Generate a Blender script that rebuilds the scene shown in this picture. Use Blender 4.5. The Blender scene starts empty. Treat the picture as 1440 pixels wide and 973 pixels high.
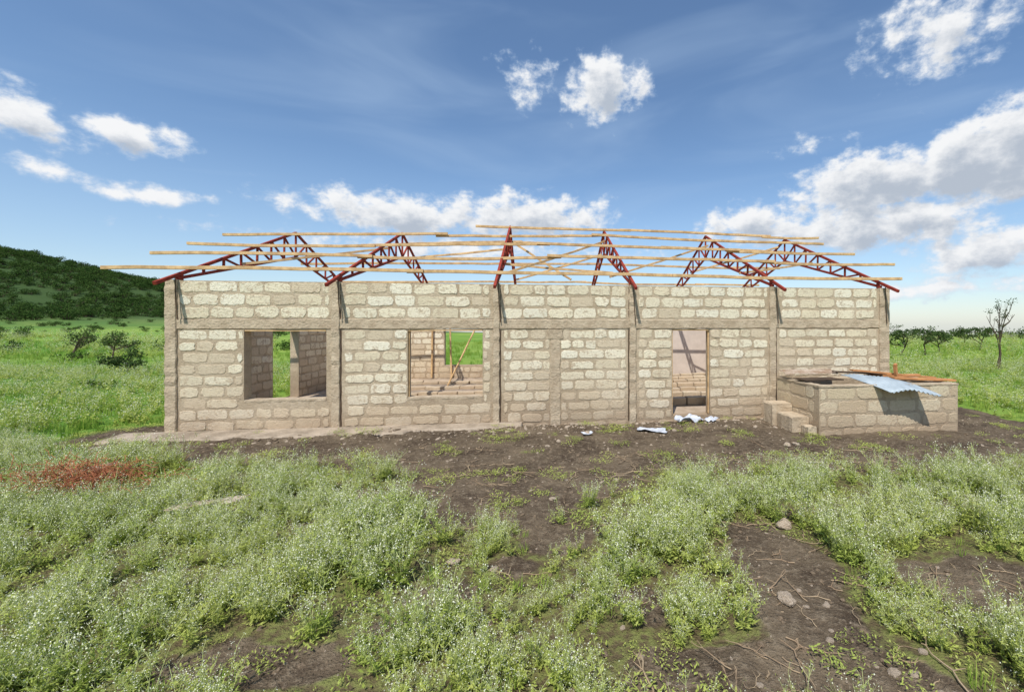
import bpy, math, random
from mathutils import Vector, Matrix, noise
random.seed(11)
R=random.random
def U(a,b): return random.uniform(a,b)
scene=bpy.context.scene
scene.view_settings.view_transform='Standard'
scene.view_settings.look='None'
scene.view_settings.exposure=0
EYE=1.9
YAW=math.atan2(.1285,.9917)
C_,S_=math.cos(YAW),math.sin(YAW)
AX,AY=-7.23,7.27
def to_local(x,y):
    dx,dy=x-AX,y-AY
    return dx*C_+dy*S_, -dx*S_+dy*C_
def sm(a,b,x):
    t=max(0,min(1,(x-a)/(b-a))); return t*t*(3-2*t)
def lerp_tab(tab,x):
    if x<=tab[0][0]: return tab[0][1]
    for (a,b),(c,d) in zip(tab,tab[1:]):
        if x<=c: return b+(d-b)*(x-a)/(c-a)
    return tab[-1][1]
# ---------------------------------------------------------------- node helpers
class NT:
    def __init__(s,tree): s.t=tree; s.n=tree.nodes; s.l=tree.links
    def new(s,ty,**kw):
        n=s.n.new(ty)
        for k,v in kw.items(): setattr(n,k,v)
        return n
    def put(s,sock,v):
        if isinstance(v,bpy.types.NodeSocket): s.l.new(v,sock)
        else: sock.default_value=v
    def math(s,op,a,b=0.0,c=None,clamp=False):
        n=s.new('ShaderNodeMath',operation=op,use_clamp=clamp)
        s.put(n.inputs[0],a); s.put(n.inputs[1],b)
        if c is not None: s.put(n.inputs[2],c)
        return n.outputs[0]
    def noise(s,vec,scale,detail=4,rough=.55,dist=0.0):
        n=s.new('ShaderNodeTexNoise')
        if vec is not None: s.l.new(vec,n.inputs['Vector'])
        n.inputs['Scale'].default_value=scale; n.inputs['Detail'].default_value=detail
        n.inputs['Roughness'].default_value=rough; n.inputs['Distortion'].default_value=dist
        return n.outputs['Fac']
    def mapr(s,v,a,b,c=0.0,d=1.0,smooth=True):
        n=s.new('ShaderNodeMapRange'); 
        if smooth: n.interpolation_type='SMOOTHSTEP'
        s.put(n.inputs[0],v)
        for i,x in enumerate((a,b,c,d)): s.put(n.inputs[i+1],x)
        return n.outputs[0]
    def mix(s,f,a,b,mode='MIX'):
        n=s.new('ShaderNodeMix',data_type='RGBA',blend_type=mode)
        s.put(n.inputs[0],f)
        for i,v in ((6,a),(7,b)):
            if not isinstance(v,bpy.types.NodeSocket) and len(v)==3: v=(*v,1)
            s.put(n.inputs[i],v)
        return n.outputs[2]
    def bump(s,h,strength=.5,dist=.01):
        n=s.new('ShaderNodeBump'); s.put(n.inputs['Height'],h)
        n.inputs['Strength'].default_value=strength; n.inputs['Distance'].default_value=dist
        return n.outputs[0]
def newmat(name):
    m=bpy.data.materials.new(name); m.use_nodes=True
    t=NT(m.node_tree); b=m.node_tree.nodes['Principled BSDF']
    b.inputs['Roughness'].default_value=.9
    b.inputs['Specular IOR Level'].default_value=.2
    return m,t,b
def objco(t): return t.new('ShaderNodeTexCoord').outputs['Object']
def simple(name,c1,c2,scale=8,rough=.9,bs=.4,bd=.01,bscale=40,metal=0,spec=.2):
    m,t,b=newmat(name); co=objco(t)
    t.put(b.inputs['Base Color'],t.mix(t.mapr(t.noise(co,scale,4,.65),.3,.7),c1,c2))
    t.put(b.inputs['Normal'],t.bump(t.noise(co,bscale,3,.6),bs,bd))
    b.inputs['Roughness'].default_value=rough; b.inputs['Metallic'].default_value=metal
    b.inputs['Specular IOR Level'].default_value=spec
    return m
# ---------------------------------------------------------------- materials
def m_mortar():
    m,t,b=newmat('mortar'); co=objco(t)
    n1=t.noise(co,1.1,4,.65); n2=t.noise(co,9,5,.7)
    c=t.mix(t.mapr(n1,.35,.65),(.47,.37,.25),(.58,.475,.335))
    c=t.mix(t.mapr(n2,.42,.75,0,.8),c,(.34,.26,.175))
    sx=t.new('ShaderNodeSeparateXYZ'); t.l.new(co,sx.inputs[0])
    zz=t.math('ADD',sx.outputs[2],t.math('MULTIPLY',n1,.6))
    c=t.mix(t.mapr(zz,.2,1.1,.75,0),c,(.32,.23,.15))
    t.put(b.inputs['Base Color'],c)
    t.put(b.inputs['Normal'],t.bump(t.math('ADD',t.noise(co,25,5,.7),t.math('MULTIPLY',t.noise(co,110,2,.6),.4)),1.0,.022))
    return m
def m_block():
    m,t,b=newmat('cut_stone_block'); co=objco(t)
    at=t.new('ShaderNodeAttribute',attribute_name='col')
    n1=t.noise(co,1.0,4,.6); n2=t.noise(co,24,6,.75); n3=t.noise(co,6,6,.80)
    c=at.outputs['Color']
    c=t.mix(t.mapr(n2,.45,.76,0,.7),c,(.47,.37,.25))
    # mortar smears over block faces
    c=t.mix(t.mapr(n3,.52,.60,0,.9),c,(.54,.435,.30))
    sx=t.new('ShaderNodeSeparateXYZ'); t.l.new(co,sx.inputs[0])
    zz=t.math('ADD',sx.outputs[2],t.math('MULTIPLY',n1,1.0))
    c=t.mix(t.mapr(zz,.45,1.9,.68,0),c,(.54,.405,.27))
    c=t.mix(t.mapr(zz,.45,.95,.5,0),c,(.33,.24,.16))
    t.put(b.inputs['Base Color'],c)
    t.put(b.inputs['Normal'],t.bump(t.math('ADD',n2,t.math('MULTIPLY',t.noise(co,90,2,.6),.35)),1.0,.02))
    return m
MORTAR=m_mortar(); BLOCK=m_block()
CONC=simple('rough_concrete',(.54,.44,.31),(.40,.31,.21),5,.95,1.0,.022,26)
CONCD=simple('concrete_slab',(.44,.36,.27),(.25,.20,.145),3,.95,.9,.025,20)
DARKGAP=simple('joint_shade_and_rods',(.07,.045,.03),(.12,.08,.05),8)  # dark colour stands in for shade in the joints; rods share it
STEEL=simple('red_oxide_steel',(.34,.05,.028),(.20,.03,.02),9,.75,.2,.003,60,0,.2)
WOOD=simple('sawn_timber',(.72,.49,.25),(.43,.27,.13),5,.75,.4,.004,50)
WOODO=simple('orange_plank',(.60,.28,.11),(.38,.17,.065),5,.75,.4,.004,50)
WOODD=simple('dark_board',(.10,.065,.04),(.05,.035,.025),5,.85,.4,.004,50)
SHEET=simple('galvanised_sheet',(.42,.48,.51),(.26,.31,.34),2.5,.55,.1,.003,30,.1,.3)
RUSTSHEET=simple('weathered_sheet',(.46,.38,.30),(.25,.16,.10),4,.7,.2,.003,30)
PLASTIC=simple('white_sacking',(.66,.69,.74),(.40,.42,.46),9,.6,.3,.01,20)
PANEL=simple('grey_pink_plaster',(.64,.55,.47),(.54,.46,.39),2,.9,.3,.005,20)
FLOOR=simple('dirt_floor',(.50,.40,.30),(.34,.26,.18),3,.95,.9,.03,12)
ROCKM=simple('pale_rock',(.55,.45,.34),(.36,.28,.20),6,.95,.7,.02,18)
CLODM=simple('soil_clod',(.14,.10,.065),(.26,.195,.13),2,.95,.6,.01,25)
BARK=simple('bark',(.12,.09,.06),(.07,.05,.035),6,.95,.7,.01,25)
DRY=simple('dry_twigs',(.42,.32,.20),(.27,.185,.115),4)
REDDRY=simple('red_dry_brush',(.44,.17,.08),(.28,.10,.05),4)
def leafmat(name,c1,c2,trans=.3,big=None):
    m,t,b=newmat(name)
    oi=t.new('ShaderNodeObjectInfo'); geo=t.new('ShaderNodeNewGeometry')
    f=t.math('FRACT',t.math('ADD',oi.outputs['Random'],t.math('MULTIPLY',geo.outputs['Random Per Island'],.55)))
    c=t.mix(f,c1,c2)
    if big:
        n=t.noise(geo.outputs['Position'],big[0],0,.5)
        c=t.mix(t.mapr(n,.4,.62),c,t.mix(f,big[1],big[2]))
    d=t.new('ShaderNodeBsdfDiffuse'); t.put(d.inputs[0],c)
    tr=t.new('ShaderNodeBsdfTranslucent'); t.put(tr.inputs[0],c)
    ms=t.new('ShaderNodeMixShader'); ms.inputs[0].default_value=trans
    out=[n for n in t.n if n.type=='OUTPUT_MATERIAL'][0]
    t.n.remove(b)
    t.l.new(d.outputs[0],ms.inputs[1]); t.l.new(tr.outputs[0],ms.inputs[2]); t.l.new(ms.outputs[0],out.inputs[0])
    return m
WLEAF=leafmat('weed_leaf',(.38,.45,.095),(.54,.58,.17),.35,(.9,(.30,.39,.075),(.45,.51,.14)))
WSTEM=leafmat('weed_stem',(.42,.48,.18),(.50,.53,.24),.2)
FLOWER=leafmat('weed_flower',(.86,.85,.70),(.76,.78,.55),.2)
GRASS=leafmat('grass_blade',(.22,.36,.05),(.35,.45,.09),.35,(.12,(.15,.31,.04),(.26,.40,.07)))
SHRUB=leafmat('shrub_leaf',(.035,.075,.018),(.075,.125,.03),.2)
ACACIA=leafmat('acacia_leaf',(.05,.09,.03),(.09,.13,.04),.2)
# ---------------------------------------------------------------- mesh builder
class MB:
    def __init__(s): s.v=[];s.f=[];s.m=[];s.c=[];s.col=(1,1,1)
    def add(s,vs,fs,mi=0):
        o=len(s.v); s.v.extend([tuple(v) for v in vs]); s.c.extend([s.col]*len(vs))
        for f in fs: s.f.append(tuple(i+o for i in f)); s.m.append(mi)
    def box(s,a,b,mi=0):
        x0,y0,z0=a;x1,y1,z1=b
        s.add([(x0,y0,z0),(x1,y0,z0),(x1,y1,z0),(x0,y1,z0),(x0,y0,z1),(x1,y0,z1),(x1,y1,z1),(x0,y1,z1)],
              [(0,3,2,1),(4,5,6,7),(0,1,5,4),(1,2,6,5),(2,3,7,6),(3,0,4,7)],mi)
    def beam(s,p,q,w,h,mi=0,seg=1,jit=0,sag=0):
        p=Vector(p);q=Vector(q);d=(q-p).normalized()
        up=Vector((0,0,1)) if abs(d.z)<.95 else Vector((0,1,0))
        sd=d.cross(up).normalized(); up=sd.cross(d)
        vs=[];fs=[]
        ch=.12
        prof=[(-1,-1+ch),(-1,1-ch),(-1+ch,1),(1-ch,1),(1,1-ch),(1,-1+ch),(1-ch,-1),(-1+ch,-1)]
        n=len(prof)
        for i in range(seg+1):
            t=i/seg; c=p.lerp(q,t)+up*(-sag*math.sin(math.pi*t))
            if jit: c=c+sd*U(-jit,jit)+up*U(-jit,jit)
            for a,b in prof:
                vs.append(c+sd*a*w/2*(1+U(-jit,jit)*2)+up*b*h/2*(1+U(-jit,jit)*2))
        for i in range(seg):
            for j in range(n):
                k=(j+1)%n; fs.append((i*n+j,i*n+k,(i+1)*n+k,(i+1)*n+j))
        fs.append(tuple(range(n))[::-1]); fs.append(tuple(seg*n+j for j in range(n)))
        s.add(vs,fs,mi)
    def tube(s,pts,rads,sides=6,mi=0):
        vs=[];fs=[]
        for i,p in enumerate(pts):
            p=Vector(p); a=Vector(pts[max(0,i-1)]);b=Vector(pts[min(len(pts)-1,i+1)])
            d=(b-a).normalized(); sd=d.cross(Vector((.3,.2,1))).normalized(); up=sd.cross(d)
            for j in range(sides):
                an=2*math.pi*j/sides; vs.append(p+(sd*math.cos(an)+up*math.sin(an))*rads[i])
        for i in range(len(pts)-1):
            for j in range(sides):
                k=(j+1)%sides; fs.append((i*sides+j,i*sides+k,(i+1)*sides+k,(i+1)*sides+j))
        s.add(vs,fs,mi)
    def plate(s,o,eu,en,w,h,t,mi=0):
        # irregular stone face: o centre on the wall plane, eu along wall, en outward normal
        o=Vector(o);eu=Vector(eu);en=Vector(en);ez=Vector((0,0,1))
        nx=max(3,int(w/.05)); nz=4
        ring=[]
        for i in range(nx): ring.append((-w/2+w*i/nx,-h/2))
        for i in range(nz): ring.append((w/2,-h/2+h*i/nz))
        for i in range(nx): ring.append((w/2-w*i/nx,h/2))
        for i in range(nz): ring.append((-w/2,h/2-h*i/nz))
        n=len(ring)
        jr=[]
        cr=min(w,h)*.08
        rot=U(-.03,.03)
        for (a,b) in ring:
            if abs(abs(a)-w/2)<.02 and abs(abs(b)-h/2)<.02:
                a-=math.copysign(cr*U(.0,2.2),a); b-=math.copysign(cr*U(.0,1.8),b)
            jr.append((a+U(-.011,.011),b+U(-.010,.010)+a*rot))
        tl=U(-.35,.35)*t/max(w,.01); tv=U(-.3,.3)*t/h
        vs=[]
        for (a,b) in jr: vs.append(o+eu*a+ez*b-en*.004)
        for (a,b) in jr: vs.append(o+eu*a*.994+ez*b*.985+en*(t*.65+tl*a+tv*b))
        for (a,b) in jr:
            vs.append(o+eu*(a-math.copysign(min(.007,abs(a)),a))+ez*b*.93+en*(t+tl*a+tv*b+U(-.001,.001)))
        fs=[]
        for r in range(2):
            for j in range(n):
                k=(j+1)%n; fs.append((r*n+j,r*n+k,(r+1)*n+k,(r+1)*n+j))
        fs.append(tuple(2*n+j for j in range(n)))
        s.add(vs,fs,mi)
    def obj(s,name,mats,parent=None,smooth=False,link=True):
        me=bpy.data.meshes.new(name); me.from_pydata(s.v,[],s.f); 
        for m in mats: me.materials.append(m)
        me.polygons.foreach_set('material_index',s.m)
        if smooth: me.polygons.foreach_set('use_smooth',[True]*len(s.f))
        ca=me.color_attributes.new('col','FLOAT_COLOR','POINT')
        flat=[]
        for c in s.c: flat.extend((c[0],c[1],c[2],1))
        ca.data.foreach_set('color',flat)
        me.update()
        ob=bpy.data.objects.new(name,me)
        if link: scene.collection.objects.link(ob)
        if parent: ob.parent=parent
        return ob
def empty(name,loc=(0,0,0),rz=0):
    e=bpy.data.objects.new(name,None); e.location=loc; e.rotation_euler=(0,0,rz); e.empty_display_size=.3
    scene.collection.objects.link(e); return e
# ---------------------------------------------------------------- walls
CREAM=[(.83,.755,.565),(.80,.715,.525),(.84,.775,.605),(.76,.67,.485),(.82,.74,.56),(.73,.635,.45)]
def blockcol(z=1.5):
    c=random.choice(CREAM); k=U(.93,1.03)
    if R()<(.25 if z<1.8 else .08): c=(.66,.55,.39)
    return tuple(min(.86,x*k) for x in c)
def wall(mb,o,eu,L,z0,z1,th,openings,ch=.2,side=(1,1),skip=(),bl=.45,off=0.0,tan=1.0):
    """o: start at outer face; eu direction; outward normal is eu rotated -90deg. openings (u0,u1,z0,z1)"""
    eu=Vector(eu); en=Vector((eu.y,-eu.x,0)); o=Vector(o)
    us=sorted({0,L,*[a for op in openings for a in op[:2]]})
    def slab(a,b,za,zb):
        p=[o+eu*a,o+eu*b,o+eu*b-en*th,o+eu*a-en*th]
        vs=[Vector((q.x,q.y,za)) for q in p]+[Vector((q.x,q.y,zb)) for q in p]
        mb.col=(1,1,1)
        mb.add(vs,[(0,3,2,1),(4,5,6,7),(0,1,5,4),(1,2,6,5),(2,3,7,6),(3,0,4,7)],0)
    for a,b in zip(us,us[1:]):
        ops=[op for op in openings if op[0]<=a+1e-6 and op[1]>=b-1e-6 and op[2]<z1 and op[3]>z0]
        if not ops: slab(a,b,z0,z1)
        else:
            op=ops[0]
            if op[2]>z0: slab(a,b,z0,op[2])
            if op[3]<z1: slab(a,b,op[3],z1)
    nc=max(1,round((z1-z0)/ch)); hh=(z1-z0)/nc
    for sd in (0,1):
        if not side[sd]: continue
        nrm=en if sd==0 else -en
        base=o if sd==0 else o-en*th
        for r in range(nc):
            za=z0+r*hh; zc=za+hh/2
            x=off-(bl/2 if r%2 else 0)-U(0,.1)
            while x<L:
                w=bl*(U(.5,.75) if R()<.18 else U(.82,1.15)); a,b=x,x+w; x=b
                # clip
                segs=[(max(a,0.0),min(b,L))]
                for op in list(openings)+[(s0,s1,-9,99) for s0,s1 in skip]:
                    if op[2]<zc+hh*.3 and op[3]>zc-hh*.3:
                        ns=[]
                        for (p,q) in segs:
                            if op[1]<=p or op[0]>=q: ns.append((p,q)); continue
                            if op[0]>p: ns.append((p,op[0]))
                            if op[1]<q: ns.append((op[1],q))
                        segs=ns
                for (p,q) in segs:
                    if q-p<.09: continue
                    g=U(.024,.055); 
                    mb.col=tuple(v*k for v,k in zip(blockcol(zc),(tan,tan*.97,tan*.9) if tan<1 else (1,1,1)))
                    hgt=hh-U(.028,.06)
                    c=base+eu*((p+q)/2)
                    mb.plate((c.x,c.y,zc+U(-.009,.009)),eu,nrm,q-p-g,hgt,U(.003,.010),1)
L=13.46; W=7.2; H=2.65
bld=empty('unfinished_block_building',(AX,AY,0),YAW)
cols=[(-.08,.10),(2.56,2.70),(5.37,5.49),(7.96,8.09),(10.85,10.99),(13.31,13.54)]
fo=[(1.134,2.47,.5625,1.80),(3.85,5.18,.55,1.80),(8.82,9.59,.10,1.80)]
mb=MB()
skip=[(-1,.12),(2.53,2.76),(5.33,5.55),(6.43,6.62),(7.91,8.13),(10.82,11.05),(13.27,15)]
wall(mb,(0,0,0),(1,0,0),L,-.15,1.81,.2,fo,.2,(1,1),skip)
wall(mb,(0,0,0),(1,0,0),L,2.0,H,.2,[],.215,(1,1),skip[:3]+skip[4:],off=.17)
mb.obj('front_wall',[MORTAR,BLOCK],bld)
mb=MB()
bo=[(3.0,4.45,.5,1.8),(8.0,9.2,.5,1.8)]
wall(mb,(L,W,0),(-1,0,0),L,-.15,1.81,.2,[(L-b,L-a,c,d) for a,b,c,d in bo],.2,(1,1),())
wall(mb,(L,W,0),(-1,0,0),L,2.0,H,.2,[],.215,(1,1),(),off=.2)
mb.obj('back_wall',[MORTAR,BLOCK],bld)
mb=MB()
wall(mb,(0,W-.2,0),(0,-1,0),W-.4,-.15,1.81,.2,[(W-.2-3.5,W-.2-2.45,.08,1.8)],.2,(1,1),())
wall(mb,(0,W-.2,0),(0,-1,0),W-.4,2.0,H,.2,[],.215,(1,1),(),off=.2)
mb.obj('left_side_wall',[MORTAR,BLOCK],bld)
mb=MB()
wall(mb,(L,.2,0),(0,1,0),W-.4,-.15,1.81,.2,[],.2,(1,1),())
wall(mb,(L,.2,0),(0,1,0),W-.4,2.0,H,.2,[],.215,(1,1),(),off=.2)
mb.obj('right_side_wall',[MORTAR,BLOCK],bld)
mb=MB()
wall(mb,(6.62,.2,0),(0,1,0),W-.4,-.15,1.81,.2,[(4.6,5.5,.08,1.8)],.2,(1,1),())
wall(mb,(6.62,.2,0),(0,1,0),W-.4,2.0,H-.02,.2,[],.215,(1,1),())
mb.obj('partition_wall',[MORTAR,BLOCK],bld)
# ring beam
mb=MB()
def rb(p,q): mb.beam(p,q,.232,.178,0,80,.007)
rb((-.012,.1,1.905),(L+.012,.1,1.905)); rb((-.012,W-.1,1.905),(L+.012,W-.1,1.905))
rb((.1,.222,1.905),(.1,W-.222,1.905)); rb((L-.1,.222,1.905),(L-.1,W-.222,1.905)); rb((6.52,.222,1.905),(6.52,W-.222,1.905))
mb.obj('ring_beam',[CONC],bld)
# columns
mb=MB()
for i,(a,b) in enumerate(cols):
    p=.035
    mb.beam(((a+b)/2,.1-p/2+.0,-.15),((a+b)/2,.1-p/2,H+.01),b-a,.2+p,0,34,.008)
    mb.beam(((a+b)/2,W-.1+p/2,-.15),((a+b)/2,W-.1+p/2,H+.01),b-a,.2+p,0,26,.004)
mb.beam((6.525,.085,-.15),(6.525,.085,1.80),.19,.2,0,24,.008)
mb.beam((6.525,.084,1.62),(6.525,.084,1.803),.30,.2,0,3,.008)
for i,(a,b) in enumerate(cols[1:-1]):   # solid dark strips painting the shade of open joints beside the columns
    x=b+.012 if i!=2 else a-.012
    mb.beam((x,.02,.03),(x,.02,1.80),.028,.05,1,16,.004)
    mb.beam((x,.024,2.02),(x,.024,H-.02),.012,.05,1,8,.003)
mb.obj('columns',[CONC,DARKGAP],bld)
mb=MB()
for a,b,c,d in fo[:2]:
    mb.beam((a+.01,.09,d-.012),(b-.01,.09,d-.012),.18,.022,0,4,.001)
for a,b,c,d in fo[1:2]:
    mb.beam((a+.012,.05,c+.03),(a+.012,.05,d-.03),.02,.04,0,4,.001)
for a,b,c,d in fo[2:]:
    mb.beam((a+.01,.06,d-.014),(b-.01,.06,d-.014),.1,.024,0,4,.001)
    mb.beam((a+.012,.06,c+.02),(a+.012,.06,d-.03),.022,.05,0,4,.001)
    mb.beam((b-.012,.06,c+.02),(b-.012,.06,d-.03),.022,.05,0,4,.001)
mb.obj('timber_frames',[WOOD],bld)
mb=MB()
for a,b,c,d in fo[:2]:
    mb.beam((a+.005,.1,c+.002),(b-.005,.1,c+.002),.21,.04,0,12,.006)
mb.obj('window_sills',[CONC],bld)
mb=MB(); mb.box((.2,.2,-.2),(6.42,W-.2,.06)); mb.box((6.62,.2,-.2),(L-.2,W-.2,.06)); mb.obj('floor',[FLOOR],bld)
mb=MB()
mb.box((9.9,W-.235,.06),(13.2,W-.225,1.8),0)
mb.obj('plaster_panel',[PANEL],bld)
mb=MB()   # low rows of blocks laid in the rooms
for row in range(7):
    v=1.3+row*.75
    x=8.2+row*.15
    while x<12.4:
        w=U(.4,.5); mb.col=blockcol(); dz=U(.15,.19)
        mb.beam((x,v+U(-.03,.03),.06+dz/2),(x+w-.03,v+U(-.03,.03),.06+dz/2),.2,dz,0,2,.006); x+=w
for row in range(4):
    v=2.2+row*1.1; x=1.6+U(0,.3)
    while x<5.9:
        w=U(.4,.5); mb.col=blockcol(); dz=U(.07,.11)
        mb.beam((x,v+U(-.04,.04),.06+dz/2),(x+w-.02,v+U(-.04,.04),.06+dz/2),.2,dz,0,2,.006)
        x+=w
mb.obj('loose_blocks',[BLOCK],bld)
mb=MB()   # props leaning inside the middle room
mb.beam((3.6,4.5,.1),(4.25,5.4,1.75),.035,.035,0,4,.004); mb.beam((3.25,W-.3,.1),(3.2,W-.28,1.8),.05,.05,0,4,.004)
mb.beam((2.6,W-.3,.1),(2.62,W-.28,1.8),.05,.05,0,4,.004)
mb.obj('timber_props',[WOOD],bld)
# foundation apron
mb=MB()
n=60; vs=[];fs=[]
for i in range(n+1):
    x=-.7+i*6.6/n
    e=-.42+.14*noise.noise(Vector((x*1.3,0,3)))+.05*noise.noise(Vector((x*5,0,3)))-(.1 if x<4 else -.1*(x-4))
    vs+= [(x,-.004,.07),(x,e+.04,.05+.012*noise.noise(Vector((x*4,1,1)))),(x,e,.02),(x,e-.03+U(-.02,.02),-.12)]
for i in range(n):
    for j in range(3): fs.append((i*4+j,i*4+j+1,i*4+5+j,i*4+4+j))
mb.add(vs,[f[::-1] for f in fs]); mb.obj('concrete_apron',[CONCD],bld)
# trusses
ridge=[4.22,4.28,4.54,4.48,4.42,4.38]
tu=[.08,2.66,5.44,8.0,10.95,13.38]
VR=3.6
def zt(v,rz):
    s=(rz-2.57)/(VR+.4); d=v if v<=VR else 2*VR-v
    return 2.57+s*(d+.4)
mb=MB()
for i,(u,rz) in enumerate(zip(tu,ridge)):
    def P(v,z): return (u+ (0),v,z)
    w=.048
    e1=-.42; e2=W+.42
    mb.beam(P(e1,zt(e1,rz)),P(VR,rz),w,.055); mb.beam(P(e2,zt(e2,rz)),P(VR,rz),w,.055)
    za=rz-.62
    def zb(v):
        d=v if v<=VR else 2*VR-v
        return 2.68+(za-2.68)*max(0,d)/VR
    mb.beam((u+.001,0.02,2.685),(u+.001,VR,za),w*.9,.05); mb.beam((u+.001,W-.02,2.685),(u+.001,VR,za),w*.9,.05)
    mb.beam((u,VR,za),(u,VR,rz),w*.8,.036)
    N=7
    for sgn in (1,-1):
        vs_=[VR-sgn*(VR-.1)*(1-k/N) for k in range(N+1)]
        for k in range(1,N):
            mb.beam((u,vs_[k],zb(vs_[k])),(u,vs_[k]+U(-.02,.02),zt(vs_[k],rz)),.036,.036)
            mb.beam((u+.003,vs_[k],zt(vs_[k],rz)),(u+.003,vs_[k+1],zb(vs_[k+1])),.036,.036)
    mb.beam((u,.1,H-.02),(u,.1,zt(.1,rz)),.05,.05)
    mb.beam((u,W-.1,H-.02),(u,W-.1,zt(.1,rz)),.05,.05)
mb.obj('roof_trusses',[STEEL],bld)
# hanging tie rods at the front eaves
mb=MB()
for u,rz in zip(tu,ridge):
    mb.tube([(u+.03,-.06,zt(-.05,rz)-.02),(u+.04,-.065,2.3),(u+.07,-.058,1.98+U(-.1,.05))],[.009,.009,.009],6)
mb.obj('tie_rods',[DARKGAP],bld)
# purlins
mb=MB()
def avgz(u,v):
    r=lerp_tab(list(zip(tu,ridge)),u); return zt(v,r)
def purlin(v,u0,u1,dz=.055,w=.05,h=.06):
    # lapped lengths of timber
    u=u0
    k=0
    while u<u1-.3:
        e=min(u1,u+U(3.6,5.2))
        if u1-e<1.2: e=u1
        s=.03*(1 if k%2 else -1)
        a=u-(.3 if k else 0)
        mb.beam((a,v+s,avgz(a,v)+dz+U(-.015,.015)),(e,v+s+U(-.02,.02),avgz(e,v)+dz+U(-.015,.025)),w,h,0,10,.007,U(-.025,.04))
        u=e;k+=1
purlin(.05,-1.05,13.85,.09); purlin(1.0,-1.09,14.6,.10); purlin(1.9,-1.12,14.3,.09); purlin(2.85,-1.08,14.1,.08)
purlin(3.5,4.55,14.36,.09)
purlin(4.3,1.2,14.1,.08); purlin(5.2,-.6,14.2,.08); purlin(6.2,-.3,14.0,.08); purlin(7.1,-.5,14.0,.08)
mb.obj('roof_purlins',[WOOD],bld)
mb=MB()
def brace(a,b,w=.035,h=.05): mb.beam(a,b,w,h,0,8,.005,.01)
brace((5.5,1.2,3.0),(8.0,3.3,4.15)); brace((7.0,2.4,3.0),(5.5,3.4,4.1)); brace((8.0,2.6,3.1),(10.9,3.3,4.1))
brace((11,5.0,3.55),(13.3,3.8,4.2)); brace((.1,1.6,3.15),(2.6,3.0,3.8)); brace((5.4,2.0,3.3),(8,2.1,3.15)); brace((10.9,1.4,3.1),(13.3,2.2,3.5))
brace((2.7,4.6,3.8),(5.4,3.4,3.9)); brace((5.5,5.5,3.3),(8.0,4.0,3.9))
mb.obj('timber_braces',[WOOD],bld)
# ---------------------------------------------------------------- water tank / block enclosure
tank=empty('block_water_tank',(3.83,7.30,0),YAW)
mb=MB(); TL,TD,TH=2.69,1.31,.82
wall(mb,(0,0,0),(1,0,0),TL,-.12,TH,.13,[],.235,(1,0),(),.48,0,.82)
wall(mb,(0,TD,0),(0,-1,0),TD-.13,-.12,TH,.13,[],.235,(1,0),(),.48,0,.82)
wall(mb,(TL,.13,0),(0,1,0),TD-.13,-.12,TH,.13,[],.235,(1,0),(),.48,0,.82)
wall(mb,(TL-.13,TD,0),(-1,0,0),TL-.26,-.12,TH-.01,.13,[],.235,(1,0),(),.48,0,.82)
mb.obj('tank_walls',[MORTAR,BLOCK],tank)
mb=MB()
mb.beam((-.012,.065,TH+.012),(TL+.012,.065,TH+.012),.155,.03,0,20,.005)
mb.beam((.065,.15,TH+.012),(.065,TD,TH+.012),.155,.03,0,12,.005)
mb.beam((TL-.065,.15,TH+.012),(TL-.065,TD,TH+.012),.155,.03,0,12,.005)
mb.obj('tank_rim',[CONC],tank)
mb=MB(); mb.box((.13,.13,-.1),(TL-.13,TD-.13,.05)); mb.obj('tank_floor',[CLODM],tank)
mb=MB()
for (x0,x1,y0,y1,z) in ((-.34,-.02,.25,.75,.27),(-.42,-.02,.75,1.05,.42),(-.18,-.02,.02,.25,.14)):
    mb.beam(((x0+x1)/2,y0,z/2-.05),((x0+x1)/2,y1-.006,z/2-.05),x1-x0,z+.1,0,6,.009)
mb.obj('tank_steps',[CONC],tank)
def corr(name,parent,p0,eu,ev,nu,nv,amp,pitch,mat,bend=None,warp=.02):
    mb=MB(); p0=Vector(p0);eu=Vector(eu);ev=Vector(ev);nn=eu.cross(ev).normalized(); Lu=eu.length
    vs=[];fs=[]
    for i in range(nu+1):
        for j in range(nv+1):
            a,b=i/nu,j/nv
            p=p0+eu*a+ev*b+nn*(amp*math.sin(a*Lu/pitch*2*math.pi)+warp*noise.noise(Vector((a*3,b*3,p0.x))))
            if bend: p.z+=bend(a,b)
            vs.append(p)
    for i in range(nu):
        for j in range(nv):
            q=i*(nv+1)+j; fs.append((q,q+nv+1,q+nv+2,q+1))
    mb.add(vs,fs); o=mb.obj(name,[mat],parent,True)
    md=o.modifiers.new('thick','SOLIDIFY'); md.thickness=.003
    return o
corr('corrugated_cover',tank,(1.12,-.27,TH+.03),(.86,-.12,-.02),(-.32,.8,.11),80,14,.012,.075,SHEET,
     lambda a,b:-.10*(1-b)*abs(a-.45)-.06*(1-b)**3+.02*math.sin(5*a))
corr('old_cover',tank,(-.06,.85,TH+.12),(1.1,-.02,-.03),(.02,.33,.05),50,8,.006,.08,RUSTSHEET,lambda a,b:.04*math.sin(2*a))
mb=MB()
mb.beam((0.0,.55,TH+.07),(.8,.62,TH+.06),.34,.022,0,4,.003)
mb.beam((.9,.75,TH+.17),(2.0,.95,TH+.10),.25,.022,0,4,.003)
mb.obj('dark_board',[WOODD],tank)
mb=MB()
mb.beam((1.7,.35,TH+.09),(TL+.12,.2,TH+.055),.15,.035,0,6,.004); mb.beam((1.2,.75,TH+.20),(TL+.05,.52,TH+.06),.12,.03,0,6,.004)
mb.beam((1.7,1.0,TH+.06),(TL+.1,.9,TH+.06),.09,.05,0,6,.004)
mb.beam((1.98,.55,TH+.05),(1.90,.50,TH+.33),.05,.08,0,4,.004)
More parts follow.
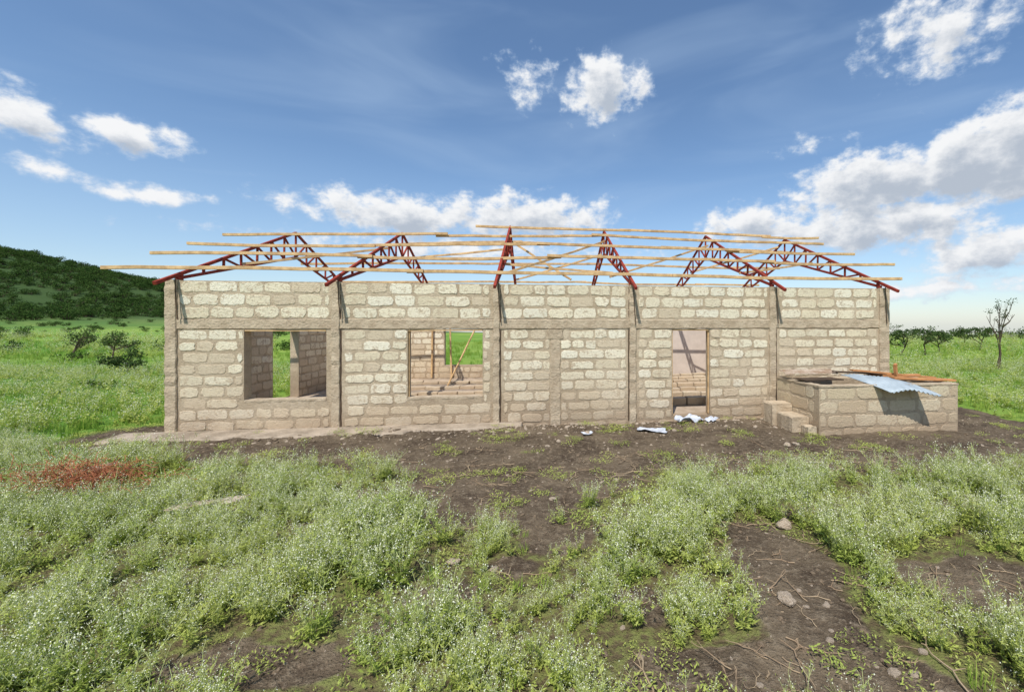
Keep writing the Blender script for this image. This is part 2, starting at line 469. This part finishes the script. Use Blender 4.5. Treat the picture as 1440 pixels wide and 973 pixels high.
mb.obj('planks',[WOODO],tank)
# ---------------------------------------------------------------- terrain
def nz(x,y,s,seed=0): return noise.noise(Vector((x*s,y*s,seed)))
VL=[(-9,6.4),(-7,5.9),(-5,5.65),(-2.6,5.4),(-1.9,4.5),(.1,4.4),(.5,5.25),(3,5.4),(6,5.4),(9,6.2)]
BARE=[(-.9,5.1,1.5,.65),(-.9,4.3,.85,.4),(-.4,3.75,.32,.25),(1.5,3.6,.40,.62),(1.35,2.75,.46,.47),(1.1,2.22,.9,.22),(.6,2.5,.35,.12),(2.9,3.15,.58,.36),(3.1,2.75,.55,.26),
      (-1.1,2.95,.24,.18),(-1.9,2.36,.5,.14),(-1.3,2.6,.25,.1),(.15,4.0,.26,.22),(-.6,3.3,.26,.13),(2.1,4.4,.34,.2),(-4.2,5.3,.55,.18),(.3,2.9,.2,.12),(-2.6,4.7,.3,.13),(3.8,4.4,.45,.18),(1.9,5.0,.4,.12)]
def bare(x,y):
    wx=x+.22*nz(x,y,1.7,5)+.08*nz(x,y,6,8); wy=y+.18*nz(x,y,1.7,9)+.07*nz(x,y,6,3)
    b=0
    u,v=to_local(x,y)
    if -9<wx<8.3:
        lim=lerp_tab(VL,wx)
        if v<8: b=sm(lim-.1,lim+.3,wy)
        if u<-.4: b*=sm(-2.2,-.5,u)*(1-sm(.4,1.2,v))
        if u>13.8: b*=1-sm(.0,1.0,v)
    for (cx,cy,rx,ry) in BARE:
        d=math.hypot((wx-cx)/rx,(wy-cy)/ry); b=max(b,1-sm(.7,1.3,d))
    return b
def ground(x,y):
    d=math.hypot(x,y); z=0
    u,v=to_local(x,y)
    inside=(-.3<u<L+.3 and -.2<v<W+.2)
    if d<60:
        z+=(.035*nz(x,y,.6,1)+.025*nz(x,y,2.3,2)+.018*nz(x,y,6,4))*(1-sm(30,60,d))
        z+=.018*abs(nz(x,y,11,7))
    if d>30: z+=.6*nz(x,y,.02,3)*sm(30,90,d)
    if d>80: z+=(1.95-.0236*d)*sm(80,130,d)*(1-sm(-.45,-.9,x/max(1,abs(y)))) 
    h=46*math.exp(-(((x+400)/125)**2+((y-255)/150)**2))+9*math.exp(-(((x+250)/120)**2+((y-330)/120)**2))
    if d>60: h*=1+.12*nz(x,y,.02,6)
    z+=h
    if -.6<v<.3 and -.5<u<L+.3: z+=.03
    if inside: z=min(z,-.0)-.05
    return z
def axis(lo,hi,step,far,g=1.055):
    a=[lo+i*step for i in range(int((hi-lo)/step)+1)]
    s=step;x=a[-1];r=[]
    while x<far: s*=g; x+=s; r.append(x)
    s=step;x=lo;l=[]
    while x>-far: s*=g; x-=s; l.append(x)
    return l[::-1]+a+r
xs=axis(-9,8,.075,7000); ys=[y for y in axis(1.2,9,.075,7000) if y>-60]
vs=[(x,y,ground(x,y)) for y in ys for x in xs]
nx=len(xs)
fs=[(j*nx+i,j*nx+i+1,(j+1)*nx+i+1,(j+1)*nx+i) for j in range(len(ys)-1) for i in range(nx-1)]
me=bpy.data.meshes.new('ground'); me.from_pydata(vs,[],fs)
at=me.attributes.new('soil','FLOAT','POINT')
at.data.foreach_set('value',[bare(x,y) if (abs(x)<14 and y<16) else 0.0 for (x,y,z) in vs])
me.polygons.foreach_set('use_smooth',[True]*len(fs))
gr=bpy.data.objects.new('ground',me); scene.collection.objects.link(gr)
m,t,b=newmat('ground_soil_and_grass')
geo=t.new('ShaderNodeNewGeometry'); pos=geo.outputs['Position']
a=t.new('ShaderNodeAttribute',attribute_name='soil')
n1=t.noise(pos,1.3,4,.65); n2=t.noise(pos,14,5,.7); n3=t.noise(pos,.05,3,.6); n4=t.noise(pos,.45,4,.6); n5=t.noise(pos,60,2,.7)
soil=t.mix(t.mapr(n1,.35,.68),(.078,.056,.038),(.18,.137,.09))
soil=t.mix(t.mapr(n2,.45,.75),soil,(.26,.205,.14))
soil=t.mix(t.mapr(n5,.55,.75,0,.6),soil,(.35,.285,.205))
under=t.mix(t.mapr(n2,.4,.6),(.13,.10,.055),(.20,.21,.07))
grass=t.mix(t.mapr(n4,.35,.65),(.18,.30,.045),(.29,.39,.08))
grass=t.mix(t.mapr(n3,.4,.6),grass,(.13,.26,.04))
vl=t.new('ShaderNodeVectorMath',operation='LENGTH'); t.l.new(pos,vl.inputs[0]); dist=vl.outputs['Value']
grass=t.mix(t.mapr(n2,.5,.7,0,.4),grass,(.12,.16,.05))
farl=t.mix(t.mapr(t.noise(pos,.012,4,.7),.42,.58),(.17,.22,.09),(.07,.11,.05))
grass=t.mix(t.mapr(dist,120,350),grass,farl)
sp0=t.new('ShaderNodeSeparateXYZ'); t.l.new(pos,sp0.inputs[0])
grass=t.mix(t.mapr(sp0.outputs[2],2.0,6.0,0,.9),grass,(.045,.08,.025))
grass=t.mix(t.mapr(dist,500,3500,0,.85),grass,(.20,.29,.38))  # aerial haze painted into the far ground as a bluish tint
near=t.mapr(dist,6,11)
c=t.mix(near,under,grass)
c=t.mix(t.mapr(t.math('ADD',a.outputs['Fac'],t.math('MULTIPLY',t.math('SUBTRACT',n1,.5),.5)),.25,.6),c,soil)
t.put(b.inputs['Base Color'],c)
t.put(b.inputs['Normal'],t.bump(t.math('ADD',n2,t.math('MULTIPLY',n5,.35)),1.0,.05))
b.inputs['Specular IOR Level'].default_value=.05
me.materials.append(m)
# far escarpment, blue distance haze painted into its material colour
mb=MB(); vs=[];fs=[];K=160
for i in range(K+1):
    az=math.radians(-50+i*110/K); d=6200
    h=-d*.0236+ d*.0032+d*.006*max(0,noise.fractal(Vector((az*3,1.5,0)),1,2,4)+.2)
    vs+=[(d*math.sin(az),d*math.cos(az),-400),(d*math.sin(az),d*math.cos(az),h+1.9),((d+900)*math.sin(az),(d+900)*math.cos(az),-300)]
for i in range(K):
    for j in range(2): fs.append((i*3+j,i*3+3+j,i*3+4+j,i*3+1+j))
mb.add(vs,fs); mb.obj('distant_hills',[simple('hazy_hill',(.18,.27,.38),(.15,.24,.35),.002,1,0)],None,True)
# ---------------------------------------------------------------- plants: prototypes
def coll(name,objs):
    c=bpy.data.collections.new(name)
    for o in objs: c.objects.link(o)
    return c
def quad(mb,p,d,n,l,w,mi):
    # pointed leaf
    d=d.normalized(); sd=d.cross(n)
    if sd.length<1e-4: sd=Vector((1,0,0))
    sd.normalize()
    mb.add([p,p+d*l*.5+sd*w/2,p+d*l,p+d*l*.5-sd*w/2],[(0,1,2,3)],mi)
def rv(): return Vector((U(-1,1),U(-1,1),U(-1,1)))
def weed(i,flower=.5,h0=.36,lo=False):
    random.seed(100+i); mb=MB()
    ns=random.randint(6,8) if not lo else 6
    K1=1.6 if lo else 1
    for s in range(ns):
        an=U(0,6.28); lean=U(.15,.8); h=h0*U(.5,1.2)
        d=Vector((math.cos(an),math.sin(an),0))
        b=d*U(0,.04)
        pts=[b+d*(lean*h*(q/4)**1.3)+Vector((0,0,h*q/4)) for q in range(5)]
        if not lo:
            for q in range(4):
                a_,c_=pts[q],pts[q+1]; sd=Vector((-d.y,d.x,0))*.0022
                mb.add([a_-sd,a_+sd,c_+sd*.7,c_-sd*.7],[(0,1,2,3)],1)
        for k in range(11 if not lo else 9):
            tt=4*R()**1.25*.95+.1; q=min(3,int(tt)); p=pts[q].lerp(pts[q+1],min(1,tt-q))
            ld=Vector((U(-1,1),U(-1,1),U(-.1,.7))); ll=U(.045,.09)*(1.25-tt/5)*(1.1 if lo else 1)
            quad(mb,p,ld,rv()*.5+Vector((0,0,1)),ll,ll*.26*K1,0)
            if not lo:
                for z in (.35,.62):
                    quad(mb,p+ld.normalized()*ll*z,ld+rv()*.9,rv()*.5+Vector((0,0,1)),ll*.48,ll*.16,0)
        for k in range(9 if not lo else 6):
            tt=U(.5,1.0)*4; q=min(3,int(tt)); p=pts[q].lerp(pts[q+1],min(1,tt-q))
            td=Vector((U(-1,1),U(-1,1),U(.6,1.8))).normalized(); tl=U(.04,.12)
            sd=td.cross(rv()).normalized()*.0014; e=p+td*tl
            if not lo: mb.add([p-sd,p+sd,e+sd,e-sd],[(0,1,2,3)],1)
            for f in range(3 if not lo else 2):
                fp=e+rv()*.022
                if R()<flower:
                    r=U(.0035,.006)*(1.5 if lo else 1); w_=rv().normalized()*r; v_=w_.cross(rv()).normalized()*r
                    mb.add([fp+w_,fp+v_,fp-w_,fp-v_],[(0,1,2,3)],2)
                else: quad(mb,fp,rv(),rv(),.024,.007*K1,0)
    return mb.obj('weed_%d'%i,[WLEAF,WSTEM,FLOWER],None,False,False)
def tuft(i,h0=.22,n=22,sp=.10):
    random.seed(300+i); mb=MB()
    for s in range(n):
        an=U(0,6.28); r=sp*math.sqrt(R()); b=Vector((r*math.cos(an),r*math.sin(an),0))
        d=Vector((U(-1,1),U(-1,1),0)); h=h0*U(.4,1.1); l=U(.1,.6)
        sd=Vector((-d.y,d.x,0)).normalized()*.0045
        p0=b;p1=b+d*h*l*.35+Vector((0,0,h*.6));p2=b+d*h*l+Vector((0,0,h))
        mb.add([p0-sd,p0+sd,p1+sd*.8,p1-sd*.8,p2],[(0,1,2,3),(3,2,4)],0)
    return mb.obj('tuft_%d'%i,[GRASS],None,False,False)
def creeper(i):
    random.seed(500+i); mb=MB()
    for s in range(60):
        an=U(0,6.28); r=.14*math.sqrt(R()); p=Vector((r*math.cos(an),r*math.sin(an),U(.005,.05)))
        quad(mb,p,Vector((U(-1,1),U(-1,1),U(0,.6))),Vector((U(-.3,.3),U(-.3,.3),1)),U(.02,.04),U(.008,.016),0)
    return mb.obj('creeper_%d'%i,[WLEAF],None,False,False)
def shrub(i,mat=None,n=240,flat=.7,leaf=.17):
    random.seed(700+i); mb=MB()
    lobes=[(Vector((U(-.55,.55),U(-.55,.55),U(.35,.85)*flat*1.2)),U(.28,.5)) for _ in range(7)]
    for (c,r) in lobes:
        mb.tube([(0,0,-.1),tuple(c*.5+rv()*.05),tuple(c)],[.05,.03,.012],5,1)
    for k in range(n):
        c,r=random.choice(lobes); d=rv().normalized()*r*U(.55,1.05); d.z*=flat
        p=c+d; p.z=max(.02,p.z)
        quad(mb,p,rv(),rv(),leaf*U(.6,1.3),leaf*U(.35,.7),0)
    return mb.obj('shrub_%d'%i,[mat or SHRUB,BARK],None,False,False)
def clod(i):
    random.seed(900+i)
    import bmesh
    bm=bmesh.new(); bmesh.ops.create_icosphere(bm,subdivisions=2,radius=1)
    for v in bm.verts:
        v.co*=1+.35*noise.noise(v.co*1.3+Vector((i*7,0,0)))+.12*noise.noise(v.co*3.5+Vector((i,0,5)))
        v.co.z*=.62
    me=bpy.data.meshes.new('clod_%d'%i); bm.to_mesh(me); bm.free(); me.materials.append(CLODM if i<3 else ROCKM)
    return bpy.data.objects.new('clod_%d'%i,me)
def twig(i):
    random.seed(950+i); mb=MB()
    p=Vector((0,0,.01)); d=Vector((1,0,0)); pts=[p.copy()]
    for k in range(7):
        d=(d+Vector((U(-.5,.5),U(-.6,.6),U(-.15,.15)))).normalized(); p=p+d*.05; p.z=max(.004,min(.05,p.z)); pts.append(p.copy())
        if R()<.4: mb.tube([p,p+Vector((U(-.06,.06),U(-.08,.08),U(0,.03)))],[.003,.0015],4)
    mb.tube(pts,[.005-.0004*k for k in range(len(pts))],5)
    return mb.obj('twig_%d'%i,[DRY],None,False,False)
def scatter(name,pts,col):
    me=bpy.data.meshes.new(name); me.from_pydata([p[0] for p in pts],[],[])
    r=me.attributes.new('rot','FLOAT_VECTOR','POINT'); r.data.foreach_set('vector',[c for p in pts for c in p[1]])
    s=me.attributes.new('scl','FLOAT_VECTOR','POINT'); s.data.foreach_set('vector',[c for p in pts for c in p[2]])
    x=me.attributes.new('idx','INT','POINT'); x.data.foreach_set('value',[p[3] for p in pts])
    ob=bpy.data.objects.new(name,me); scene.collection.objects.link(ob)
    g=bpy.data.node_groups.new(name+'_gn','GeometryNodeTree')
    g.interface.new_socket('Geometry',in_out='INPUT',socket_type='NodeSocketGeometry')
    g.interface.new_socket('Geometry',in_out='OUTPUT',socket_type='NodeSocketGeometry')
    N=g.nodes; i=N.new('NodeGroupInput'); o=N.new('NodeGroupOutput')
    ip=N.new('GeometryNodeInstanceOnPoints'); ci=N.new('GeometryNodeCollectionInfo')
    ci.inputs['Collection'].default_value=col; ci.inputs['Separate Children'].default_value=True; ci.inputs['Reset Children'].default_value=True
    def na(nm,ty):
        a=N.new('GeometryNodeInputNamedAttribute'); a.data_type=ty; a.inputs['Name'].default_value=nm
        return [q for q in a.outputs if q.enabled and q.name=='Attribute'][0]
    l=g.links.new
    l(i.outputs[0],ip.inputs['Points']); l(ci.outputs[0],ip.inputs['Instance']); ip.inputs['Pick Instance'].default_value=True
    l(na('idx','INT'),ip.inputs['Instance Index']); l(na('rot','FLOAT_VECTOR'),ip.inputs['Rotation']); l(na('scl','FLOAT_VECTOR'),ip.inputs['Scale'])
    l(ip.outputs[0],o.inputs[0])
    md=ob.modifiers.new('scatter','NODES'); md.node_group=g
    print(name,len(pts))
    return ob
def P(x,y,s,idx,tilt=.15,dz=0):
    return ((x,y,ground(x,y)+dz),(U(-tilt,tilt),U(-tilt,tilt),U(0,6.28)),(s*U(.9,1.1),s*U(.9,1.1),s*U(.85,1.15)),idx)
def in_building(x,y,m=.15):
    u,v=to_local(x,y)
    if -m<u<L+m and -m<v<W+m: return True
    return 10.9<u<13.9 and -1.6<v<0
weeds=coll('weed_protos',[weed(i,.72) for i in range(6)])
weedlo=coll('weed_lo_protos',[weed(20+i,.5,.34,True) for i in range(5)])
tufts=coll('tuft_protos',[tuft(i) for i in range(4)])
creep=coll('creeper_protos',[creeper(i) for i in range(3)])
shrubs=coll('shrub_protos',[shrub(i) for i in range(5)])
clods=coll('clod_protos',[clod(i) for i in range(5)])
twigs=coll('twig_protos',[twig(i) for i in range(4)])
random.seed(5)
pts=[]
for k in range(8000):
    y=U(1.3,6.8); x=U(-11,9.5)
    if abs(x)>1.6*y+1.2: continue
    b_=bare(x,y)
    den=.60+1.0*nz(x,y,1.1,21)+.9*nz(x,y,3,22)
    if R()>den*(1-b_)**1.3 or b_>.6: continue
    if in_building(x,y): continue
    s=(.64+.4*max(-.5,nz(x,y,.9,31))+U(-.2,.25))*(1-.45*b_)
    if y<2.2: s*=.75
    pts.append(P(x,y,max(.25,s),random.randrange(6),.2))
scatter('weed_vegetation',pts,weeds)
pts=[]
for k in range(5000):
    if R()<.55: y=U(6.2,18); x=U(-26,-7.4)
    else: y=U(6.4,20); x=U(6.2,22)
    if in_building(x,y,.3) or bare(x,y)>.4: continue
    if abs(x)>1.75*y+2: continue
    if nz(x,y,.35,51)<-.25: continue
    pts.append(P(x,y,U(.55,1.1),random.randrange(5),.2))
for k in range(5000):
    y=U(16,60); x=U(-1.7,1.25)*y
    if -0.75<x/y<.6 : continue
    if nz(x,y,.12,51)<-.1: continue
    pts.append(P(x,y,U(.8,1.4)*(.8+.02*y),random.randrange(5),.2))
scatter('meadow_weeds',pts,weedlo)
pts=[]
for k in range(10000):
    y=U(1.3,8.9); x=U(-9,9)
    b_=bare(x,y)
    if in_building(x,y,.05): continue
    if b_<.5 and R()<.5 or b_>=.5 and (nz(x,y,1.6,41)<.14 or R()<.45): continue
    pts.append(P(x,y,U(.4,1.0),random.randrange(3),.1,.004))
scatter('ground_creepers',pts,creep)
pts=[]
for k in range(8000):
    y=6+40*R()**1.6; x=U(-1.75,1.3)*y
    if in_building(x,y,.1) or bare(x,y)>.35: continue
    pts.append(P(x,y,U(.5,1.1)*(1+.02*y),random.randrange(4),.15))
for k in range(500):
    y=U(1.4,6.5); x=U(-8,8)
    if bare(x,y)>.6 or in_building(x,y): continue
    pts.append(P(x,y,U(.3,.6),random.randrange(4),.2))
scatter('grass',pts,tufts)
pts=[]
for k in range(12000):
    y=U(1.3,8.6); x=U(-8.5,8)
    if in_building(x,y,-.02) or R()>bare(x,y)+.12: continue
    s=.006+.02*R()**4
    pts.append(P(x,y,s,random.choice((0,1,2,0,1,2,3,4)),.5))
for k in range(1100):   # rubble along the wall foot
    u=U(-.5,L); v=-abs(random.gauss(.12,.4))-.05; x=AX+u*C_-v*S_; y=AY+u*S_+v*C_
    if in_building(x,y,.02): continue
    pts.append(P(x,y,.01+.035*R()**3,random.choice((3,4,3,0)),.5))
scatter('gravel_and_clods',pts,clods)
pts=[]
for k in range(1000):
    y=U(1.4,6.5); x=U(-4,5)
    if R()>bare(x,y)+.05: continue
    if x<.5 and R()<.5: continue
    pts.append(P(x,y,U(.4,1.2),random.randrange(4),.1))
scatter('dead_twigs',pts,twigs)
# shrubs in field and on hill
pts=[]
for k in range(13000):
    x=U(-640,-120); y=U(60,480)
    d=math.hypot(x,y)
    h=ground(x,y)
    if h<3.0+3*nz(x,y,.02,2): continue
    if nz(x,y,.03,4)+.5*nz(x,y,.1,4)<-.5: continue
    pts.append(P(x,y,U(1.4,4.4),random.randrange(5),.1,-.3))
for k in range(350):
    y=U(28,240); x=U(-1.7,-.6)*y
    if nz(x,y,.03,14)<.08: continue
    pts.append(P(x,y,U(.4,1.1)*(1+.004*y),random.randrange(5),.1,-.1))
for k in range(800):
    y=U(55,500)
    x=U(.45,1.3)*y
    if nz(x,y,.02,15)<-.05: continue
    pts.append(P(x,y,U(.6,1.4)*(1+.003*y),random.randrange(5),.1,-.1))
for (x,y,s) in [(-27,22,.7),(-31,31,.9),(-24,26,.5),(-14.5,12.5,.4)]:
    pts.append(P(x,y,s,random.randrange(5),.1,-.05))
scatter('scrub_bushes',pts,shrubs)
# trees
def tree(name,x,y,h,crown,nleaf,leaf,seed,flat=.35,bareness=0,mat=ACACIA,trunk=.3,rad=.06):
    random.seed(seed); mb=MB(); tips=[]
    def grow(p,d,l,r,lev):
        pts=[p];q=p
        for k in range(3):
            d=(d+rv()*.22).normalized(); q=q+d*l/3; pts.append(q)
        mb.tube(pts,[r,r*.88,r*.76,r*.62],6 if lev<2 else 4,0)
        if lev>=3: tips.append(q); return
        for k in range(3 if lev else 4):
            nd=(d*.6+Vector((U(-1,1)*1.2,U(-1,1)*1.2,U(.1,.6)))).normalized()
            grow(pts[random.choice((2,3,3))],nd,l*U(.55,.85),r*.6,lev+1)
    grow(Vector((0,0,-.1)),Vector((U(-.15,.15),0,1)),h*trunk,rad*h/2,0)
    mz=max(t.z for t in tips); mr=max(math.hypot(t.x,t.y) for t in tips)
    sc=h/mz
    sr=crown/mr
    mb.v=[(v[0]*sr if v[2]>h*trunk*.7 else v[0]*(1+(sr-1)*max(0,v[2])/(h*trunk)),v[1]*sr if v[2]>h*trunk*.7 else v[1]*(1+(sr-1)*max(0,v[2])/(h*trunk)),v[2]*sc) for v in mb.v]
    tips=[Vector((t.x*sr,t.y*sr,t.z*sc)) for t in tips]
    if bareness: tips=random.sample(tips,max(3,int(len(tips)*(1-bareness))))
    for k in range(nleaf):
        t_=random.choice(tips)
        o=Vector((random.gauss(0,1)*.10*crown,random.gauss(0,1)*.10*crown,random.gauss(0,1)*.08*crown*flat*2))
        quad(mb,t_+o,rv(),rv(),leaf*U(.6,1.3),leaf*U(.4,.8),1)
    o=mb.obj(name,[BARK,mat]); o.location=(x,y,ground(x,y)); return o
tree('thorn_tree',17.0,18.0,2.9,.6,350,.06,23,.5,.55)
for j,(x,y,h,c) in enumerate([(18.2,25.5,1.5,1.0),(20.5,26.5,1.7,1.2),(22.6,28,1.4,1.0),(28,31,1.6,1.2),(21.5,40,1.7,1.3),(32,37,1.6,1.3),(27,44,1.8,1.4),(36,52,2.0,1.6)]):
    tree('acacia_tree',x,y,h,c,800,.12,40+j,.3,0,ACACIA,.4,.05)
for j,(x,y,h,c) in enumerate([(-17.3,15.8,.95,.8),(-25.5,22.5,1.4,1.1),(-29.5,24,1.5,1.3)]):
    tree('acacia_tree',x,y,h,c,900,.09,60+j,.45,0,ACACIA,.3,.05)
# ---------------------------------------------------------------- rocks, litter
import bmesh
def rock(x,y,s,seed,name='rock',mat=ROCKM):
    bm=bmesh.new(); bmesh.ops.create_icosphere(bm,subdivisions=4,radius=1)
    for v in bm.verts:
        v.co*=1+.4*noise.noise(v.co*1.1+Vector((seed*7.3,0,0)))+.12*noise.noise(v.co*4+Vector((seed,0,5)))
        v.co.z*=.6
    me=bpy.data.meshes.new(name); bm.to_mesh(me); bm.free(); me.materials.append(mat)
    o=bpy.data.objects.new(name,me); scene.collection.objects.link(o); o.scale=(s*1.25,s*.9,s)
    o.rotation_euler=(0,.15,seed); o.location=(x,y,ground(x,y)+s*.3)
for j,(px,py,s) in enumerate([(.4433,4.06,.075),(.4467,2.90,.055),(-.333,3.41,.045),(-.237,3.31,.028),(-.02,7.3,.06),(.925,2.68,.03),(.7,2.3,.03),(.05,5.2,.035),(-.1,4.6,.03),(.26,5.4,.035),(.45,6.6,.05),(.47,6.7,.04)]):
    rock(px*py,py,s,j+1)
def crumple(name,x,y,w,d,rz,seed,mat=PLASTIC,amp=.06):
    mb=MB(); n=26; vs=[];fs=[]
    for i in range(n+1):
        for j in range(n+1):
            a=(i/n-.5)*w;b_=(j/n-.5)*d
            r=1+.35*noise.noise(Vector((math.atan2(b_,a)*1.5,seed,0)))
            z=.025+amp*abs(noise.noise(Vector((a*3.5,b_*5,seed))))+amp*.35*noise.noise(Vector((a*13,b_*19,seed)))
            vs.append((a*r,b_*r,z))
    for i in range(n):
        for j in range(n):
            q=i*(n+1)+j; fs.append((q,q+n+1,q+n+2,q+1))
    mb.add(vs,fs); o=mb.obj(name,[mat]); o.location=(x,y,ground(x,y)); o.rotation_euler=(0,0,rz); return o
crumple('crumpled_sack',1.80,8.16,.5,.30,.13,3,PLASTIC,.16)
crumple('crumpled_sack',2.2,8.12,.3,.2,.6,4,PLASTIC,.10)
crumple('paper_sheet',1.02,7.62,.48,.24,-.35,8,PLASTIC,.04)
crumple('paper_sheet',-.14,7.25,.18,.12,.4,9,PLASTIC,.05)
o=corr('fallen_metal_sheet',None,(-6.35,4.82,.18),(.55,.12,.03),(.05,.25,.02),30,6,.005,.07,RUSTSHEET)
o=corr('fallen_metal_sheet',None,(-4.05,3.98,.16),(.6,.15,.03),(.02,.12,.02),30,6,.005,.07,RUSTSHEET)
random.seed(77); mb=MB()
for k in range(1100):
    p=Vector((random.gauss(0,.36),random.gauss(0,.14),0)); p.z=abs(random.gauss(0,.11))+.06
    d=Vector((U(-1,1),U(-1,1),U(-.3,.8))).normalized()*U(.05,.16)
    mb.tube([p,p+d*.5+rv()*.02,p+d],[.0035,.003,.002],4)
o=mb.obj('dry_brush_pile',[REDDRY]); o.location=(-5.6,4.62,.09)
# ---------------------------------------------------------------- sky
w=bpy.data.worlds.new('World'); scene.world=w; w.use_nodes=True
t=NT(w.node_tree); t.n.clear()
EL=math.radians(56); sh=Vector((-.252,-.967,0)).normalized()
sky=t.new('ShaderNodeTexSky'); sky.sky_type='NISHITA'; sky.sun_disc=False
sky.sun_elevation=EL; sky.sun_rotation=math.atan2(sh.x,sh.y); sky.altitude=500; sky.air_density=1.05; sky.dust_density=.6; sky.ozone_density=1.8
hs=t.new('ShaderNodeHueSaturation'); t.l.new(sky.outputs[0],hs.inputs['Color']); hs.inputs['Saturation'].default_value=1.10
bg1=t.new('ShaderNodeBackground'); t.l.new(hs.outputs[0],bg1.inputs[0]); bg1.inputs[1].default_value=.15
def cl(px,py,a,h,wt=1.0):
    k=(px-837)/600; m_=(456-py)/600
    az=math.atan(k); el=math.atan(m_/math.hypot(1,k))
    return (az,el,a/600*math.cos(az)**2,h/600*math.cos(az),wt)
clouds=[cl(30,162,130,34),cl(190,190,85,20,.9),cl(60,236,75,17,.8),cl(205,272,95,17,.85),
 cl(560,300,150,30),cl(745,304,125,32),cl(850,128,56,36,1.1),cl(745,118,38,26,.5),
 cl(1330,38,125,52,.66),cl(1225,258,125,42,1.25),cl(1370,235,120,58,1.35),cl(1450,195,95,65,1.35),
 cl(1060,316,85,28,1.05),cl(1230,318,160,34,1.15),cl(1400,355,130,32,1.0),cl(1130,206,42,12,.42),cl(650,350,240,20,.55),cl(1300,405,170,16,.6)]
ng=bpy.data.node_groups.new('cloud_density','ShaderNodeTree')
ng.interface.new_socket('v',in_out='INPUT',socket_type='NodeSocketVector')
ng.interface.new_socket('F',in_out='OUTPUT',socket_type='NodeSocketFloat')
g=NT(ng); gi=g.new('NodeGroupInput'); go=g.new('NodeGroupOutput')
nn_=g.new('ShaderNodeTexNoise'); g.l.new(gi.outputs[0],nn_.inputs['Vector']); nn_.inputs['Scale'].default_value=12; nn_.inputs['Detail'].default_value=1
wv=g.new('ShaderNodeVectorMath',operation='MULTIPLY_ADD'); g.l.new(nn_.outputs['Color'],wv.inputs[0]); wv.inputs[1].default_value=(.09,.04,0); 
off=g.new('ShaderNodeVectorMath',operation='ADD'); g.l.new(gi.outputs[0],off.inputs[0]); off.inputs[1].default_value=(-.045,-.020,0)
g.l.new(off.outputs[0],wv.inputs[2])
acc=None
for (az,el,ra,rb_,wt) in clouds:
    q=g.new('ShaderNodeVectorMath',operation='MULTIPLY_ADD'); g.l.new(wv.outputs[0],q.inputs[0])
    q.inputs[1].default_value=(1/ra,1/rb_,0); q.inputs[2].default_value=(-az/ra,-el/rb_,0)
    ln=g.new('ShaderNodeVectorMath',operation='LENGTH'); g.l.new(q.outputs[0],ln.inputs[0])
    mk=g.math('MULTIPLY_ADD',ln.outputs['Value'],-wt,1.2*wt)
    acc=mk if acc is None else g.math('MAXIMUM',acc,mk)
acc=g.math('MAXIMUM',acc,-.9)
sc_=g.new('ShaderNodeVectorMath',operation='MULTIPLY'); g.l.new(gi.outputs[0],sc_.inputs[0]); sc_.inputs[1].default_value=(1,1.35,1)
fb=g.noise(sc_.outputs[0],21,6,.60,0)
F=g.math('ADD',acc,g.math('MULTIPLY',g.math('SUBTRACT',fb,.5),2.3))
g.l.new(F,go.inputs[0])
tc=t.new('ShaderNodeTexCoord')
sp=t.new('ShaderNodeSeparateXYZ'); t.l.new(tc.outputs['Generated'],sp.inputs[0])
azo=t.math('ARCTAN2',sp.outputs[0],sp.outputs[1]); elo=t.math('ARCSINE',sp.outputs[2])
def dens(a_,e_):
    cv=t.new('ShaderNodeCombineXYZ'); t.put(cv.inputs[0],a_); t.put(cv.inputs[1],e_)
    q=t.new('ShaderNodeGroup'); q.node_tree=ng; t.l.new(cv.outputs[0],q.inputs[0]); return q.outputs[0]
F0=dens(azo,elo); F1=dens(t.math('SUBTRACT',azo,.010),t.math('ADD',elo,.022))
alpha=t.mapr(F0,.0,.7)
shade=t.mapr(F1,.15,1.35)
ccol=t.mix(shade,(.92,.93,.945),(.47,.53,.62))
cc=t.new('ShaderNodeCombineXYZ'); t.put(cc.inputs[0],t.math('ADD',azo,t.math('MULTIPLY',elo,-1.0))); t.put(cc.inputs[1],t.math('MULTIPLY',elo,4.0))
ci=t.mapr(t.noise(cc.outputs[0],1.8,4,.5,.6),.40,.8,.03,.36)
hz=t.mapr(elo,0,.42,.36,0)
veil=t.math('MAXIMUM',ci,hz)
alpha2=t.math('SUBTRACT',1,t.math('MULTIPLY',t.math('SUBTRACT',1,alpha),t.math('SUBTRACT',1,veil)))
ccol=t.mix(alpha,(.46,.62,.84),ccol)
bg2=t.new('ShaderNodeBackground'); t.l.new(ccol,bg2.inputs[0]); bg2.inputs[1].default_value=1.0
ms=t.new('ShaderNodeMixShader'); t.l.new(alpha2,ms.inputs[0]); t.l.new(bg1.outputs[0],ms.inputs[1]); t.l.new(bg2.outputs[0],ms.inputs[2])
out=t.new('ShaderNodeOutputWorld'); t.l.new(ms.outputs[0],out.inputs[0])
w.cycles.sampling_method='MANUAL'; w.cycles.sample_map_resolution=512
# sun
sl=bpy.data.lights.new('sun','SUN'); sl.energy=4.7; sl.angle=math.radians(.5); sl.color=(1,.96,.90)
so=bpy.data.objects.new('sun',sl); scene.collection.objects.link(so)
sv=Vector((sh.x*math.cos(EL),sh.y*math.cos(EL),math.sin(EL))); so.rotation_euler=sv.to_track_quat('Z','Y').to_euler(); so.location=(0,0,30)
# camera
cd=bpy.data.cameras.new('camera'); cam=bpy.data.objects.new('camera',cd); scene.collection.objects.link(cam)
cd.sensor_width=36; cd.lens=36*600/1440
cd.shift_x=-(837-720)/1440; cd.shift_y=-(486.5-456)/1440
cam.location=(0,0,EYE); cam.rotation_euler=(math.radians(90),0,0)
cd.clip_start=.05; cd.clip_end=20000
scene.camera=cam
